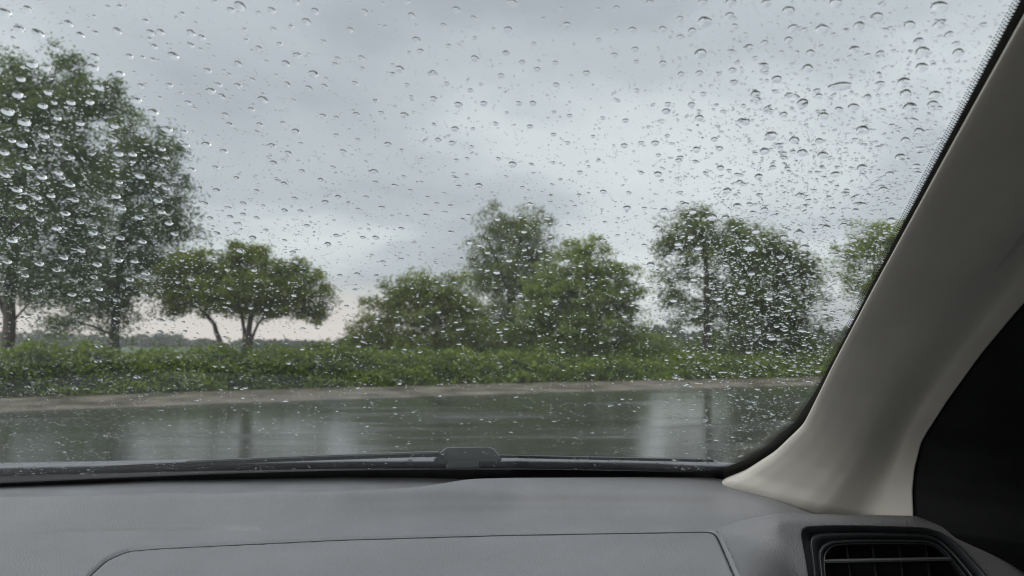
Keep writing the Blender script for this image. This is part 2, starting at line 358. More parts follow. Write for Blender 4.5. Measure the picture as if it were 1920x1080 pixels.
# --- right pair
tree('straight_tree', 'dark tree with a straight single trunk standing at the right', 27.5, (1323, 700),
     [[(1323, .17), (1324, 650), (1326, 560), (1322, 470), (1312, 410)]],
     [(1300, 400, 36, 22), (1300, 435, 60, 34), (1365, 437, 52, 32), (1265, 465, 40, 32), (1330, 475, 75, 38), (1265, 520, 45, 32), (1400, 480, 48, 45), (1350, 540, 62, 40), (1270, 565, 42, 26), (1370, 595, 50, 38), (1290, 600, 40, 22), (1405, 545, 48, 45)],
     'leaf_right', leaf=.11, clump=.36, per=62, dens=.78)
tree('bushy_tree', 'full dark tree just right of the straight-trunked one, crown reaching low', 29.5, (1455, 690),
     [[(1455, .15), (1455, 640), (1458, 560), (1460, 480)]],
     [(1410, 490, 42, 38), (1405, 580, 45, 42), (1440, 462, 42, 28), (1498, 492, 36, 34), (1440, 500, 70, 50), (1500, 535, 42, 45), (1430, 575, 75, 50), (1490, 605, 50, 40), (1440, 645, 80, 34)],
     'leaf_right', leaf=.115, clump=.36, per=75, dens=.95)
tree('far_edge_tree', 'pale green tree half hidden by the pillar at the far right', 33, (1640, 690),
     [[(1640, .15), (1640, 620), (1640, 540), (1640, 480)]],
     [(1640, 445, 55, 32), (1600, 490, 45, 38), (1670, 500, 60, 50), (1625, 545, 50, 36), (1700, 450, 60, 50), (1690, 580, 50, 40)],
     'leaf_mid', leaf=.12, clump=.4, per=65, dens=.85)
# --- understorey
def bush(label, D, lobes, lm='leaf_mid', **kw):
    px = np.mean([q[0] for q in lobes])
    return tree('bush', label, D, (px, 690), [[(px, .05), (px, 672), (px + 4, 655)]], lobes, lm, leaf=.11, clump=.36, per=70, cat='bush', **kw)
bush('low bush filling the gap left of the straight trunk', 33, [(1235, 655, 40, 32), (1270, 665, 40, 26), (1210, 640, 30, 28)])
bush('low shaded bush behind the straight trunk', 32, [(1340, 660, 55, 32), (1385, 668, 40, 26)], 'leaf_right')
bush('low bush beside the pillar below the far right tree', 31, [(1520, 668, 45, 30), (1575, 672, 50, 34), (1480, 672, 40, 24)], 'leaf_right')
bush('dark undergrowth beneath the wispy centre tree', 30.5, [(900, 655, 70, 26), (1000, 660, 70, 22)], 'leaf_right')
bush('dark undergrowth beneath the layered olive tree', 31, [(1110, 662, 70, 20), (1190, 664, 50, 20)], 'leaf_right')
bush('small grey-green bush at the left foot of the rounded tree', 34, [(655, 650, 34, 14), (690, 655, 40, 16)], 'leaf_far')

# --- far treeline
P = []
for px0, px1, ytop, D in [(-200, 130, 620, 150), (60, 350, 624, 170), (470, 560, 634, 140), (330, 480, 634, 180), (540, 700, 638, 170), (1180, 1330, 612, 90), (1500, 1800, 610, 90), (700, 1200, 640, 150)]:
    for k in range(int((px1 - px0) / 6)):
        px = rng.uniform(px0, px1); h = (640 - ytop) / F * D + CAMZ
        h *= .6 + .12 * math.sin(px * .045 + D) + .1 * math.sin(px * .13) + rng.uniform(0, .35)
        n_ = 130; x0 = (px - 960) / F * D; w = rng.uniform(1.2, 2.6)
        o = rng.normal(0, 1, (n_, 3)); o /= np.linalg.norm(o, axis=1)[:, None]; o *= rng.uniform(.3, 1, n_)[:, None] ** .5
        P.append(np.array([x0, D + rng.uniform(-6, 6), h * .5]) + o * np.array([w, w, h * .5]))
P = np.concatenate(P); V, Fc = leaves(P, .75, asp=.8)
tag(mesh_obj('far_treeline', V, Fc, M['leaf_far'], smooth=False), 'hazy grey-green line of distant trees beyond the field', 'treeline', kind='stuff')

# --- hedge bank
sH = np.linspace(0, 1, 400)
def hedge_h(x): 
    return np.interp(x, [-30, -12, -7, -5, -3, -1, 1, 5, 9, 14, 20], [1.08, 1.04, .98, .95, .93, .88, .74, .66, .6, .68, .8]) + .11 * np.sin(x * 1.7) * np.sin(x * .63 + 1) + .06 * np.sin(x * 5.3 + 1) + .04 * np.sin(x * 11.7)
msk = (HF[:, 0] > -24) & (HF[:, 0] < 24); H = HF[msk]
tang = np.gradient(H, axis=0); tang /= np.linalg.norm(tang, axis=1)[:, None]; nor = np.c_[-tang[:, 1], tang[:, 0]]
prof = np.array([(0, .02), (.10, .35), (.25, .68), (.6, .92), (1.3, 1.0), (2.2, .95), (2.9, .5), (3.1, .05)])
rows = [np.c_[H + nor * q, hedge_h(H[:, 0]) * z] for q, z in prof]
hroot = empty('hedge', (0, 23, 0)); tag(hroot, 'long low bright green hedge bank running along the far side of the road', 'hedge')
Vc = np.concatenate(rows); Vc = Vc - np.array([0, 0, .08])
mesh_obj('stem_mass', Vc, grid_faces(len(prof), len(H)), M['soil'], hroot)
nL = 135000
i = rng.uniform(0, len(H) - 1.001, nL); i0 = i.astype(int); fr = (i - i0)[:, None]
hp = H[i0] * (1 - fr) + H[i0 + 1] * fr; nn_ = nor[i0]
q = rng.uniform(0, 1, nL) ** 1.5 * (len(prof) - 1.3); q0 = q.astype(int); qf = q - q0
pq = prof[q0] * (1 - qf)[:, None] + prof[np.minimum(q0 + 1, len(prof) - 1)] * qf[:, None]
lump = .10 * np.sin(hp[:, 0] * 3.1 + pq[:, 0] * 4) * np.sin(pq[:, 1] * 9 + hp[:, 0] * 1.7) 
hh = hedge_h(hp[:, 0])
P = np.c_[hp + nn_ * (pq[:, 0] - lump + rng.normal(0, .06, nL))[:, None], np.maximum(.02, hh * pq[:, 1] + lump + rng.normal(.02, .07, nL))]
sp_ = []
for _ in range(420):
    k_ = rng.integers(2, len(H) - 2); qd = rng.choice([rng.uniform(-.15, .1), rng.uniform(.3, 2.0)]); p_ = H[k_] + nor[k_] * qd
    z0_ = .05 if qd < .2 else hedge_h(p_[0]) * .9; hgt = rng.uniform(.12, .3) if qd < .2 else rng.uniform(.15, .5); ln = rng.normal(0, .12, 2)
    for t_ in np.linspace(0, 1, 16): sp_.append([*(p_ + ln * t_ + rng.normal(0, .03, 2)), z0_ + hgt * t_])
P = np.concatenate([P, np.array(sp_)])
V, Fc = leaves(P, .078, up=.5, asp=.75)
mesh_obj('foliage', V, Fc, M['leaf_hedge'], hroot, smooth=False)

# ------------------------------------------------------------------ the car
PSI = math.radians(8); AL = math.radians(32); K = .30; UC = -.38; W0 = -.18; V0 = 1.143
cps, sps = math.cos(PSI), math.sin(PSI); TA = math.tan(AL)
def car2w(u, v, w):
    u, v, w = np.broadcast_arrays(u, v, w)
    return np.stack([u * cps - v * sps, u * sps + v * cps, w + CAMZ], -1)
def w2car(d):
    return d[..., 0] * cps + d[..., 1] * sps, -d[..., 0] * sps + d[..., 1] * cps, d[..., 2]
def glass_uvw(px, py):
    a, bb, c = w2car(ray(px, py))
    A = K * a * a; B = bb + c / TA - 2 * K * a * UC; Cc = K * UC * UC - V0 - W0 / TA
    s = np.where(A > 1e-9, (-B + np.sqrt(B * B - 4 * A * Cc)) / np.maximum(2 * A, 1e-9), -Cc / B)
    return a * s, bb * s, c * s
def glass_pt(px, py, off=0.0):
    u, v, w = glass_uvw(px, py); P = car2w(u, v, w)
    return P + glass_n(u) * off
def glass_n(u):
    u = np.asarray(u, float)
    g = np.stack([2 * K * (u - UC), np.ones_like(u), np.full_like(u, 1 / TA)], -1); g /= np.linalg.norm(g, axis=-1)[..., None]
    return np.stack([g[..., 0] * cps - g[..., 1] * sps, g[..., 0] * sps + g[..., 1] * cps, g[..., 2]], -1)

car = empty('car', (0, 0, 0)); tag(car, 'car cabin seen from the passenger seat, grey dashboard and beige pillar framing a wet windshield', 'car')

# windshield
uu = np.linspace(-1.26, .46, 60); tt = np.linspace(-.07, 1.08, 30)
U, T = np.meshgrid(uu, tt); W = W0 + T * math.sin(AL); Vv = V0 - K * (U - UC) ** 2 - T * math.cos(AL)
ws = mesh_obj('windshield', car2w(U, Vv, W).reshape(-1, 3), grid_faces(30, 60), M['glass'], car)
ws['label'] = 'raked windshield glass covered in rain'

# frit band along bottom and pillar, on the inner face
inner = np.array([(-900, 937), (0, 904), (220, 894), (420, 886), (640, 880), (830, 878), (1000, 878), (1200, 881), (1290, 883), (1345, 879), (1395, 861), (1440, 833), (1494, 785), (1530, 730), (1560, 675), (1630, 540), (1703, 397), (1787, 238), (1909, 4), (2030, -220), (2215, -560)], float)
outer = np.array([(-900, 972), (0, 940), (220, 928), (420, 920), (640, 914), (830, 910), (1000, 910), (1200, 910), (1290, 915), (1400, 905), (1450, 880), (1500, 845), (1550, 800), (1590, 735), (1625, 665), (1690, 540), (1760, 420), (1850, 258), (1985, 20), (2100, -200), (2285, -540)], float)
def arc(P, n):
    s = np.r_[0, np.cumsum(np.hypot(*np.diff(P, axis=0).T))]; u = np.linspace(0, 1, n) * s[-1]
    Q = np.stack([np.interp(u, s, P[:, 0]), np.interp(u, s, P[:, 1])], -1)
    for _ in range(max(2, n // 40)): Q[1:-1] = (Q[:-2] + 2 * Q[1:-1] + Q[2:]) / 4
    return Q
ni = 300
def by_index(P, n):
    k = np.linspace(0, len(P) - 1, n); Q = np.stack([np.interp(k, np.arange(len(P)), P[:, i]) for i in range(2)], -1)
    for _ in range(6): Q[1:-1] = (Q[:-2] + 2 * Q[1:-1] + Q[2:]) / 4
    return Q
I_ = by_index(inner, ni + 15)[:]; O_ = by_index(outer, ni + 15)[:]
rows = [glass_pt((I_ * (1 - f_) + O_ * f_)[:, 0], (I_ * (1 - f_) + O_ * f_)[:, 1], -.0015) for f_ in np.linspace(0, 1, 5)]
mesh_obj('frit_band', np.concatenate(rows), grid_faces(5, ni + 15), M['frit'], ws)
# printed dots fading out from the band
dV, dF = [], []
A_ = arc(I_, 3000); s = np.r_[0, np.cumsum(np.linalg.norm(np.diff(glass_pt(A_[:, 0], A_[:, 1]), axis=0), axis=1))]
GP = glass_pt(A_[:, 0], A_[:, 1], -.0012); us = glass_uvw(A_[:, 0], A_[:, 1])[0]; NN = glass_n(us)
TT = np.gradient(GP, axis=0); TT /= np.linalg.norm(TT, axis=1)[:, None]; IN = np.cross(NN, TT)
mid = glass_pt(np.array(900.), np.array(300.))
if np.dot(IN[1500], mid - GP[1500]) < 0: IN = -IN
pitch = .0021
for r_ in range(3):
    k_ = 0
    while True:
        sv = (k_ + .5 * (r_ % 2)) * pitch
        if sv > s[-1]: break
        j = int(np.searchsorted(s, sv)); j = min(j, 2999); k_ += 1
        if A_[j, 0] < -500 or A_[j, 1] < -200: continue
        c = GP[j] + IN[j] * (.0004 + r_ * .0015); rad = (.00075, .00065, .00055)[r_]
        th = np.linspace(0, 2 * np.pi, 8, endpoint=False); b0 = sum(len(x) for x in dV)
        dV.append(c + rad * (np.cos(th)[:, None] * TT[j] + np.sin(th)[:, None] * IN[j])); dF.append(b0 + np.arange(8))
tag(mesh_obj('frit_dots', np.concatenate(dV), np.array(dF), M['frit'], ws, smooth=False), kind='stuff')

# hood and cowl beyond the glass
pxs = np.linspace(-1000, 1500, 80)
ytop = np.interp(pxs, [-500, 0, 300, 640, 960, 1200, 1400], [874, 868, 864, 860, 859, 863, 872])
ybot = np.interp(pxs, [-500, 0, 300, 640, 960, 1200, 1400], [887, 877, 870, 864, 863, 866, 875])
dr = glass_pt(pxs, np.full(80, 882.))[:, 1] + .14
back = at(pxs, ybot, dr); crest = at(pxs, ytop, dr + .17)
mid_ = back * .45 + crest * .55 + np.array([0, 0, .0035])
rows = [back + np.array([0, .012, -.012]), back + np.array([0, .001, -.003]), back, mid_, crest]
for dd, dz in [(.2, -.045), (.45, -.13), (.7, -.26), (.85, -.42), (.87, -.75)]: rows.append(crest + np.array([0, dd, dz]))
hood = mesh_obj('hood', np.concatenate(rows), grid_faces(len(rows), 80), M['hood'], car)
rows = []
for f_, ex in [(0, -.02), (.3, -.05), (.5, -.055), (.75, -.06), (1, -.075)]:
    rows.append((back * (1 - f_) + (glass_pt(pxs, np.full(80, 905.)) + np.array([0, .03, 0])) * f_) + np.array([0, 0, ex * .6]))
mesh_obj('cowl', np.concatenate(rows), grid_faces(5, 80), M['cowl'], car)

# wiper lying at the foot of the glass
wip = empty('wiper', tuple(at(880, 866, 1.14)), car)
def block(name, top, D0, D1, mm, parent, bev=.004):
    """prism from a photograph outline between two depths"""
    top = np.array(top, float); c = top.mean(0); k = len(top)
    def ring(D, sc_): q = c + (top - c) * sc_; return at(q[:, 0], q[:, 1], np.full(k, D))
    R = [ring(D0 + bev, 1.0), ring(D0, .93), ring(D1 - bev, 1.0)]
    R = [ring(D0, .94), ring(D0 + bev, 1.0), ring(D1, 1.0)]
    V = np.concatenate(R); Fs = [list(range(k))[::-1], list(range(2 * k, 3 * k))]
    for a in range(2):
        for j in range(k): Fs.append([a * k + j, a * k + (j + 1) % k, (a + 1) * k + (j + 1) % k, (a + 1) * k + j])
    return mesh_obj(name, V, Fs, mm, parent, smooth=False)
Dw = float(glass_pt(np.array(880.), np.array(862.))[1]) + .035
cap = block('pivot_cover', [(812, 866), (815, 859), (830, 843), (836, 839), (918, 838), (927, 841), (940, 857), (941, 863), (935, 866)], Dw, Dw + .05, M['wiper'], wip, .006)
block('lock_clip', [(836, 878), (840, 865), (900, 864), (899, 877)], Dw - .008, Dw + .02, M['wiper'], wip)
def bar(name, P, h, d, mm, parent, z=0):
    P = np.asarray(P); k = len(P); V = []
    for p in P: V += [p + np.array([0, -d, -h + z]), p + np.array([0, -d, h + z]), p + np.array([0, d, h * .8 + z]), p + np.array([0, d, -h + z])]
    Fs = [[0, 1, 2, 3], [4 * k - 1, 4 * k - 2, 4 * k - 3, 4 * k - 4]]
    for a in range(k - 1):
        for j in range(4): Fs.append([4 * a + j, 4 * a + (j + 1) % 4, 4 * a + 4 + (j + 1) % 4, 4 * a + 4 + j])
    return mesh_obj(name, V, Fs, mm, parent, smooth=False)
q = np.linspace(0, 1, 24)
bx = 820 - q * 640; by = 868 + q * 17 + 8 * q * q
bar('wiper_blade', [glass_pt(np.array(a), np.array(b_), .012) for a, b_ in zip(bx, by)], .0024, .004, M['rubber'], wip)
bar('wiper_arm', [glass_pt(np.array(a), np.array(b_ + 5), .018) for a, b_ in zip(bx[:18], by[:18])], .0025, .006, M['wiper'], wip)
bx2 = 935 + q * 400; by2 = 871 + q * 9
bar('wiper_link', [glass_pt(np.array(a), np.array(b_), .012) for a, b_ in zip(bx2, by2)], .0016, .005, M['rubber'], wip)

# ---- dashboard
def interp_rows(keys, px):
    kx = [k[0] for k in keys]; return [np.interp(px, kx, [k[1][i] for k in keys]) for i in range(len(keys[0][1]))]
YK = [(-900, (948, 954, 974, 1002, 1024, 1090, 1214, 1334)), (-300, (938, 944, 964, 992, 1016, 1085, 1210, 1330)), (0, (932, 938, 958, 985, 1010, 1080, 1200, 1320)), (300, (928, 935, 955, 981, 1008, 1080, 1200, 1320)), (640, (921, 929, 950, 975, 1006, 1080, 1200, 1320)),
      (780, (914, 923, 946, 973, 1005, 1080, 1200, 1320)), (880, (898, 917, 944, 972, 1005, 1080, 1200, 1320)), (960, (896, 918, 944, 971, 1004, 1080, 1200, 1320)), (1200, (895, 919, 945, 969, 1002, 1080, 1200, 1320)), (1350, (896, 922, 948, 971, 1002, 1080, 1200, 1320)),
      (1400, (914, 932, 952, 973, 1002, 1080, 1200, 1320)), (1450, (934, 945, 958, 976, 1002, 1080, 1200, 1320)), (1520, (962, 967, 973, 985, 1005, 1080, 1200, 1320)), (1600, (990, 993, 997, 1002, 1012, 1080, 1200, 1320))]
DK = [(-900, (.84, .83, .815, .79, .735, .625, .508, .43)), (-300, (.875, .865, .85, .825, .768, .65, .525, .443)), (0, (.90, .89, .876, .852, .79, .67, .54, .455)), (640, (.93, .922, .909, .886, .825, .692, .548, .463)), (780, (.955, .946, .932, .908, .84, .70, .55, .465)), (880, (1.0, .974, .956, .932, .858, .712, .56, .47)),
      (960, (1.03, .985, .968, .945, .865, .715, .562, .47)), (1200, (1.01, .968, .952, .93, .856, .712, .56, .47)), (1350, (.985, .95, .934, .912, .846, .71, .56, .47)), (1450, (.91, .895, .88, .86, .81, .68, .545, .46)), (1600, (.84, .835, .83, .825, .80, .68, .545, .46))]
NCX = 760; pxs = np.linspace(-900, 1560, NCX); NS = 200
Yr = np.array(interp_rows(YK, pxs)); Dr = np.array(interp_rows(DK, pxs))
def catmull(A, n):
    k = len(A); x = np.linspace(0, k - 1, n); i = np.minimum(x.astype(int), k - 2); f_ = (x - i)[:, None]
    g = lambda j: A[np.clip(j, 0, k - 1)]
    p0, p1, p2, p3 = g(i - 1), g(i), g(i + 1), g(i + 2)
    return .5 * (2 * p1 + (p2 - p0) * f_ + (2 * p0 - 5 * p1 + 4 * p2 - p3) * f_ ** 2 + (3 * p1 - p0 - 3 * p2 + p3) * f_ ** 3)
kern = np.exp(-np.linspace(-2, 2, 25) ** 2); kern /= kern.sum()
def smooth_x(A): 
    Ap = np.pad(A, ((0, 0), (12, 12)), mode='edge'); return np.array([np.convolve(r, kern, 'valid') for r in Ap])
Yg = smooth_x(catmull(Yr, NS)); Dg = smooth_x(catmull(Dr, NS))
PX = np.broadcast_to(pxs, Yg.shape)
G = at(PX, Yg, Dg)
# seam of the airbag cover and the faint crease at the left
seam = np.array([(120, 1330), (128, 1200), (150, 1110), (165, 1080), (200, 1048), (240, 1031), (300, 1026), (640, 1010), (960, 1001), (1200, 997), (1330, 995), (1342, 998), (1352, 1020), (1378, 1080), (1440, 1230), (1470, 1330)], float)
sd = arc(seam, 900)
def seg_dist(px, py, S, yscale=1.0):
    d = np.full(px.shape, 1e9)
    for a, b_ in zip(S[:-1:3], S[3::3]):
        ab = b_ - a; L = (ab ** 2).sum() + 1e-9
        bbm = (px > min(a[0], b_[0]) - 14) & (px < max(a[0], b_[0]) + 14) & (py > min(a[1], b_[1]) - 14) & (py < max(a[1], b_[1]) + 14)
        if not bbm.any(): continue
        x_ = px[bbm]; y_ = py[bbm]
        t_ = np.clip(((x_ - a[0]) * ab[0] + (y_ - a[1]) * ab[1]) / L, 0, 1)
        d[bbm] = np.minimum(d[bbm], np.hypot(x_ - a[0] - t_ * ab[0], y_ - a[1] - t_ * ab[1]))
    return d
ds = seg_dist(PX, Yg, sd)
G[..., 2] -= .0042 * np.exp(-(ds / 2.0) ** 2)
crease = arc(np.array([(-900, 1012), (0, 993), (200, 989), (420, 987), (450, 989), (492, 994)], float), 300)
dc = seg_dist(PX, Yg, crease); amp = np.clip((500 - PX) / 120, 0, 1)
G[..., 2] -= .009 * amp * np.exp(-(dc / 3.6) ** 2)
def in_poly(px, py, P):
    r = np.zeros(px.shape, bool); j = len(P) - 1
    for i in range(len(P)):
        c = ((P[i, 1] > py) != (P[j, 1] > py)) & (px < (P[j, 0] - P[i, 0]) * (py - P[i, 1]) / (P[j, 1] - P[i, 1] + 1e-12) + P[i, 0])
        r ^= c; j = i
    return r
# tuck-under behind the rear edge
Gt = np.concatenate([(G[0] + np.array([0, .02, -.06]))[None], (G[0] + np.array([0, .008, -.008]))[None], (G[0] + np.array([0, .003, -.0015]))[None], G])
fa = grid_faces(NS + 3, NCX)
cx = np.pad((PX[:-1, :-1] + PX[1:, 1:]) / 2, ((3, 0), (0, 0)), constant_values=-9999).ravel(); cy = np.pad((Yg[:-1, :-1] + Yg[1:, 1:]) / 2, ((3, 0), (0, 0)), constant_values=-9999).ravel()
ins = in_poly(cx, cy, sd[::4])
def sub(name, V, Fa, mm, parent):
    idx, inv = np.unique(Fa, return_inverse=True); return mesh_obj(name, V[idx], inv.reshape(Fa.shape), mm, parent)
Vd = Gt.reshape(-1, 3)
_tk = np.array([(1335, 1000), (1365, 983), (1400, 973), (1440, 965.5), (1480, 962), (1520, 963), (1600, 966)])
hid = (cx > np.interp(cy, seam[11:, 1], seam[11:, 0]) + 10) & (cy > np.interp(cx, _tk[:, 0], _tk[:, 1]) + 6)
dash = sub('dashboard', Vd, fa[~ins & ~hid], M['dash'], car)
sub('airbag_cover', Vd, fa[ins], M['dash'], dash)
def dash_at(px_, py_):
    col = np.clip((px_ + 900) / 2460 * (NCX - 1), 0, NCX - 1).astype(int)
    return at(px_, py_, np.array([np.interp(y_, Yg[:, c_], Dg[:, c_]) for y_, c_ in zip(py_, col)]))
tg = np.gradient(sd, axis=0); tg /= np.linalg.norm(tg, axis=1)[:, None]; sn = np.c_[-tg[:, 1], tg[:, 0]]
rows = [dash_at((sd + sn * e)[:, 0], (sd + sn * e)[:, 1]) - np.array([0, 0, .0018]) for e in (-1.35, 0, 1.35)]
mesh_obj('cover_seam', np.concatenate(rows), grid_faces(3, len(sd)), M['black'], dash)
# defroster trough behind the crest on the left
px2 = np.linspace(-900, 960, 220)
yb = np.interp(px2, [-900, 0, 300, 640, 800, 960], [944, 917, 905, 899, 899.5, 905]); yf = np.interp(px2, [-900, 0, 640, 800, 960], [966, 944, 934, 928, 925])
zb = glass_pt(px2, yb)[:, 1] - .004
rows = []
for f_, dz in [(0, .012), (.15, 0), (.4, -.004), (.7, -.003), (1, .002)]:
    Dq = zb * (1 - f_) + np.interp(px2, [-900, 0, 640, 800, 960], [.87, .925, .955, .98, 1.0]) * f_
    rows.append(at(px2, yb * (1 - f_) + yf * f_, Dq) + np.array([0, 0, dz * .4]))
mesh_obj('defroster_trough', np.concatenate(rows), grid_faces(5, 220), M['trough'], dash)
# low rim closing the gap between dashboard and glass
px3 = np.linspace(-900, 1420, 160)
ya = np.interp(px3, [-900, 0, 300, 640, 830, 1000, 1200, 1354, 1420], [942, 916, 904.5, 898, 896, 896, 895, 895, 893])
ge = glass_pt(px3, ya, -.004)
rows = [ge, ge + np.array([0, -.004, -.006]), ge + np.array([0, -.01, -.05]), ge + np.array([0, -.06, -.11])]
mesh_obj('glass_seal', np.concatenate(rows), grid_faces(4, 160), M['black'], dash)

# ---- vent pod
topk = np.array([(1335, 1000), (1365, 983), (1400, 973), (1440, 965.5), (1480, 962), (1520, 963), (1600, 966), (1724, 967), (1765, 974), (1800, 988), (1850, 1018), (1900, 1055), (1960, 1105), (2060, 1200)], float)
pxp = np.linspace(1342, 2060, 300); NP = 120
yt = np.interp(pxp, topk[:, 0], topk[:, 1]); 
for _ in range(30): yt[1:-1] = (yt[:-2] + 2 * yt[1:-1] + yt[2:]) / 4
fr = np.linspace(0, 1, NP)[:, None] ** 1.2
Yp = yt[None] * (1 - fr) + 1320 * fr
# left flank of the pod follows the cover seam
xl = np.interp(Yp, seam[11:, 1], seam[11:, 0]) + 4
PXp = xl + (pxp[None] - 1342) / (2060 - 1342) * (2060 - xl)
bl = np.clip((PXp - xl) / 120, 0, 1); bl = bl * bl * (3 - 2 * bl)
Dface = .815 - .0003 * (Yp - 965); Ddash = np.interp(Yp, [960, 1002, 1080, 1200, 1320], [.89, .85, .71, .56, .47])
Dp = Ddash * (1 - bl) + Dface * bl
Dp -= .006 * (1 - bl)
Dp += .012 * np.exp(-((Yp - yt[None]) / 9.0) ** 2) * bl
Gp = at(PXp, Yp, Dp)
Gpt = np.concatenate([(Gp[0] + np.array([0, .05, -.05]))[None], (Gp[0] + np.array([0, .02, -.004]))[None], Gp])
ring0 = np.array([(1516, 1180), (1514, 1080), (1506, 1035), (1499, 1002), (1501, 992), (1510, 986), (1560, 984), (1640, 985), (1735, 988), (1768, 999), (1802, 1025), (1852, 1080), (1900, 1150), (1890, 1180), (1850, 1200), (1560, 1200)], float)
ring1 = np.array([(1528, 1175), (1526, 1080), (1521, 1035), (1518, 1012), (1521, 1004), (1530, 1000), (1570, 998), (1640, 998), (1735, 1001), (1762, 1010), (1788, 1034), (1828, 1080), (1870, 1140), (1860, 1168), (1830, 1185), (1570, 1185)], float)
ring2 = np.array([(1544, 1165), (1541, 1080), (1537, 1050), (1537, 1034), (1545, 1023), (1560, 1016), (1590, 1014), (1650, 1013), (1738, 1014), (1760, 1021), (1780, 1040), (1812, 1080), (1840, 1130), (1835, 1150), (1810, 1165), (1580, 1165)], float)
ring3 = np.array([(1552, 1158), (1549, 1080), (1547, 1055), (1549, 1040), (1556, 1030), (1568, 1023), (1595, 1021), (1650, 1020), (1738, 1021), (1756, 1027), (1774, 1043), (1804, 1080), (1830, 1128), (1826, 1144), (1805, 1158), (1585, 1158)], float)
def closed(P, n=160):
    k = np.linspace(0, len(P), n, endpoint=False); Q = np.vstack([P, P[:1]])
    R = np.stack([np.interp(k, np.arange(len(Q)), Q[:, i]) for i in range(2)], -1)
    for _ in range(7): R = (np.roll(R, 1, 0) + 2 * R + np.roll(R, -1, 0)) / 4
    return R
r0, r1, r2, r3 = [closed(p) for p in (ring0, ring1, ring2, ring3)]
fp = grid_faces(NP + 2, 300)
cx = np.pad((PXp[:-1, :-1] + PXp[1:, 1:]) / 2, ((2, 0), (0, 0)), constant_values=-9999).ravel(); cy = np.pad((Yp[:-1, :-1] + Yp[1:, 1:]) / 2, ((2, 0), (0, 0)), constant_values=-9999).ravel()
hole = in_poly(cx, cy, closed(ring0 * .985 + ring0.mean(0) * .015))
sub('vent_pod', Gpt.reshape(-1, 3), fp[~hole], M['dash'], dash)
vent = empty('air_vent', tuple(at(1690, 1080, .74)), car)
def vD(P, off): return at(P[:, 0], P[:, 1], .815 - .0003 * (P[:, 1] - 965) + off)
mix = lambda a, b_, f_: a * (1 - f_) + b_ * f_
LR = [(r0, .006), (r0, -.001), (mix(r0, r1, .08), -.0035), (mix(r0, r1, .2), -.0025), (mix(r0, r1, .8), .001), (mix(r0, r1, .86), .0075), (mix(r1, r2, .06), .008), (mix(r1, r2, .12), -.001), (mix(r1, r2, .22), -.0015), (mix(r1, r2, .72), .004), (mix(r1, r2, .78), .009), (mix(r1, r2, .9), .009), (mix(r1, r2, .95), .001), (mix(r2, r3, .15), .0), (mix(r2, r3, .45), .002), (mix(r2, r3, .55), .006), (mix(r2, r3, .7), .006), (mix(r2, r3, .8), .001), (mix(r2, r3, .95), .002), (r3, .006), (mix(r3, r3.mean(0)[None], .02), .015), (mix(r3, r3.mean(0)[None], .05), .029)]
V = np.concatenate([vD(p, o) for p, o in LR]); nr = len(LR); kk = 160
i = np.arange(nr - 1)[:, None] * kk; j = np.arange(kk)[None]; j2 = (j + 1) % kk
Fv = np.stack([i + j, i + kk + j, i + kk + j2, i + j2], -1).reshape(-1, 4)
mesh_obj('vent_frame', V, Fv, M['vent'], vent)
cb = vD(mix(r3, r3.mean(0)[None], .04), .028)
mesh_obj('vent_cavity', cb, [list(range(kk))], M['black'], vent, smooth=False)
def slat(name, a, b_, D0, D1, hy, mm):
    P = []
    for p in (a, b_):
        c0 = at(np.array(p[0]), np.array(p[1]), np.array(D0)); c1 = at(np.array(p[0]), np.array(p[1] - 2), np.array(D1))
        P += [c0 + np.array([0, 0, -hy]), c0 + np.array([0, -.0006, hy * .4]), c0 + np.array([0, .001, hy]), c1 + np.array([0, 0, hy]), c1 + np.array([0, 0, -hy])]
    Fs = [[0, 1, 2, 3, 4], [9, 8, 7, 6, 5]] + [[j, 5 + j, 5 + (j + 1) % 5, (j + 1) % 5] for j in range(5)]
    return mesh_obj(name, P, Fs, mm, vent, smooth=False)
for ya_, yb_, xa, xb in [(1053, 1048.5, 1546, 1784), (1093, 1088, 1547, 1812), (1130, 1127, 1550, 1832)]:
    slat('slat', (xa, ya_), (xb, yb_), .7905 - .0003 * (ya_ - 1050), .800, .0014, M['slat'])
for xv in (1592, 1640, 1690, 1740):
    P = []
    for yy in (1016, 1165):
        for dxv, Dv in [(-1.6, .799), (1.6, .799), (1.6, .812), (-1.6, .812)]: P.append(at(np.array(xv + dxv + (yy - 1060) * .12), np.array(yy), np.array(Dv - .0003 * (yy - 1060))))
    mesh_obj('vane', P, [[0, 1, 2, 3], [7, 6, 5, 4]] + [[j, 4 + j, 4 + (j + 1) % 4, (j + 1) % 4] for j in range(4)], M['vent'], vent, smooth=False)

# ---- pillar trim
Lk = np.array([(1310, 955), (1358, 897), (1402, 880), (1461, 843), (1517, 791), (1545, 738), (1574, 680), (1648, 542), (1727, 400), (1815, 240), (1918, 55), (2070, -220)], float)
Rk = np.array([(1700, 1040), (1724, 985), (1724, 960), (1722, 920), (1726, 880), (1739, 828), (1787, 754), (1850, 668), (1920, 585), (2080, 410), (2330, 150), (2700, -200)], float)
Ls, Rs = by_index(Lk, 160), by_index(Rk, 160)
DL = glass_pt(Ls[:, 0], Ls[:, 1])[:, 1] - .004
DR = .43 / ((Rs[:, 0] - 960) / F)
cc_ = np.linspace(0, 1, 90)
bul = np.interp(cc_, [0, .03, .08, .15, .25, .4, .55, .64, .70, .75, .80, .88, 1.0], [0, .014, .0245, .0305, .034, .0355, .034, .029, .018, .008, .0055, .009, .012])
bp_ = np.pad(bul, 2, mode='edge'); bul = np.convolve(bp_, np.ones(5) / 5, 'valid'); bul[0] = 0
Lw, Rw = at(Ls[:, 0], Ls[:, 1], DL), at(Rs[:, 0], Rs[:, 1], DR)
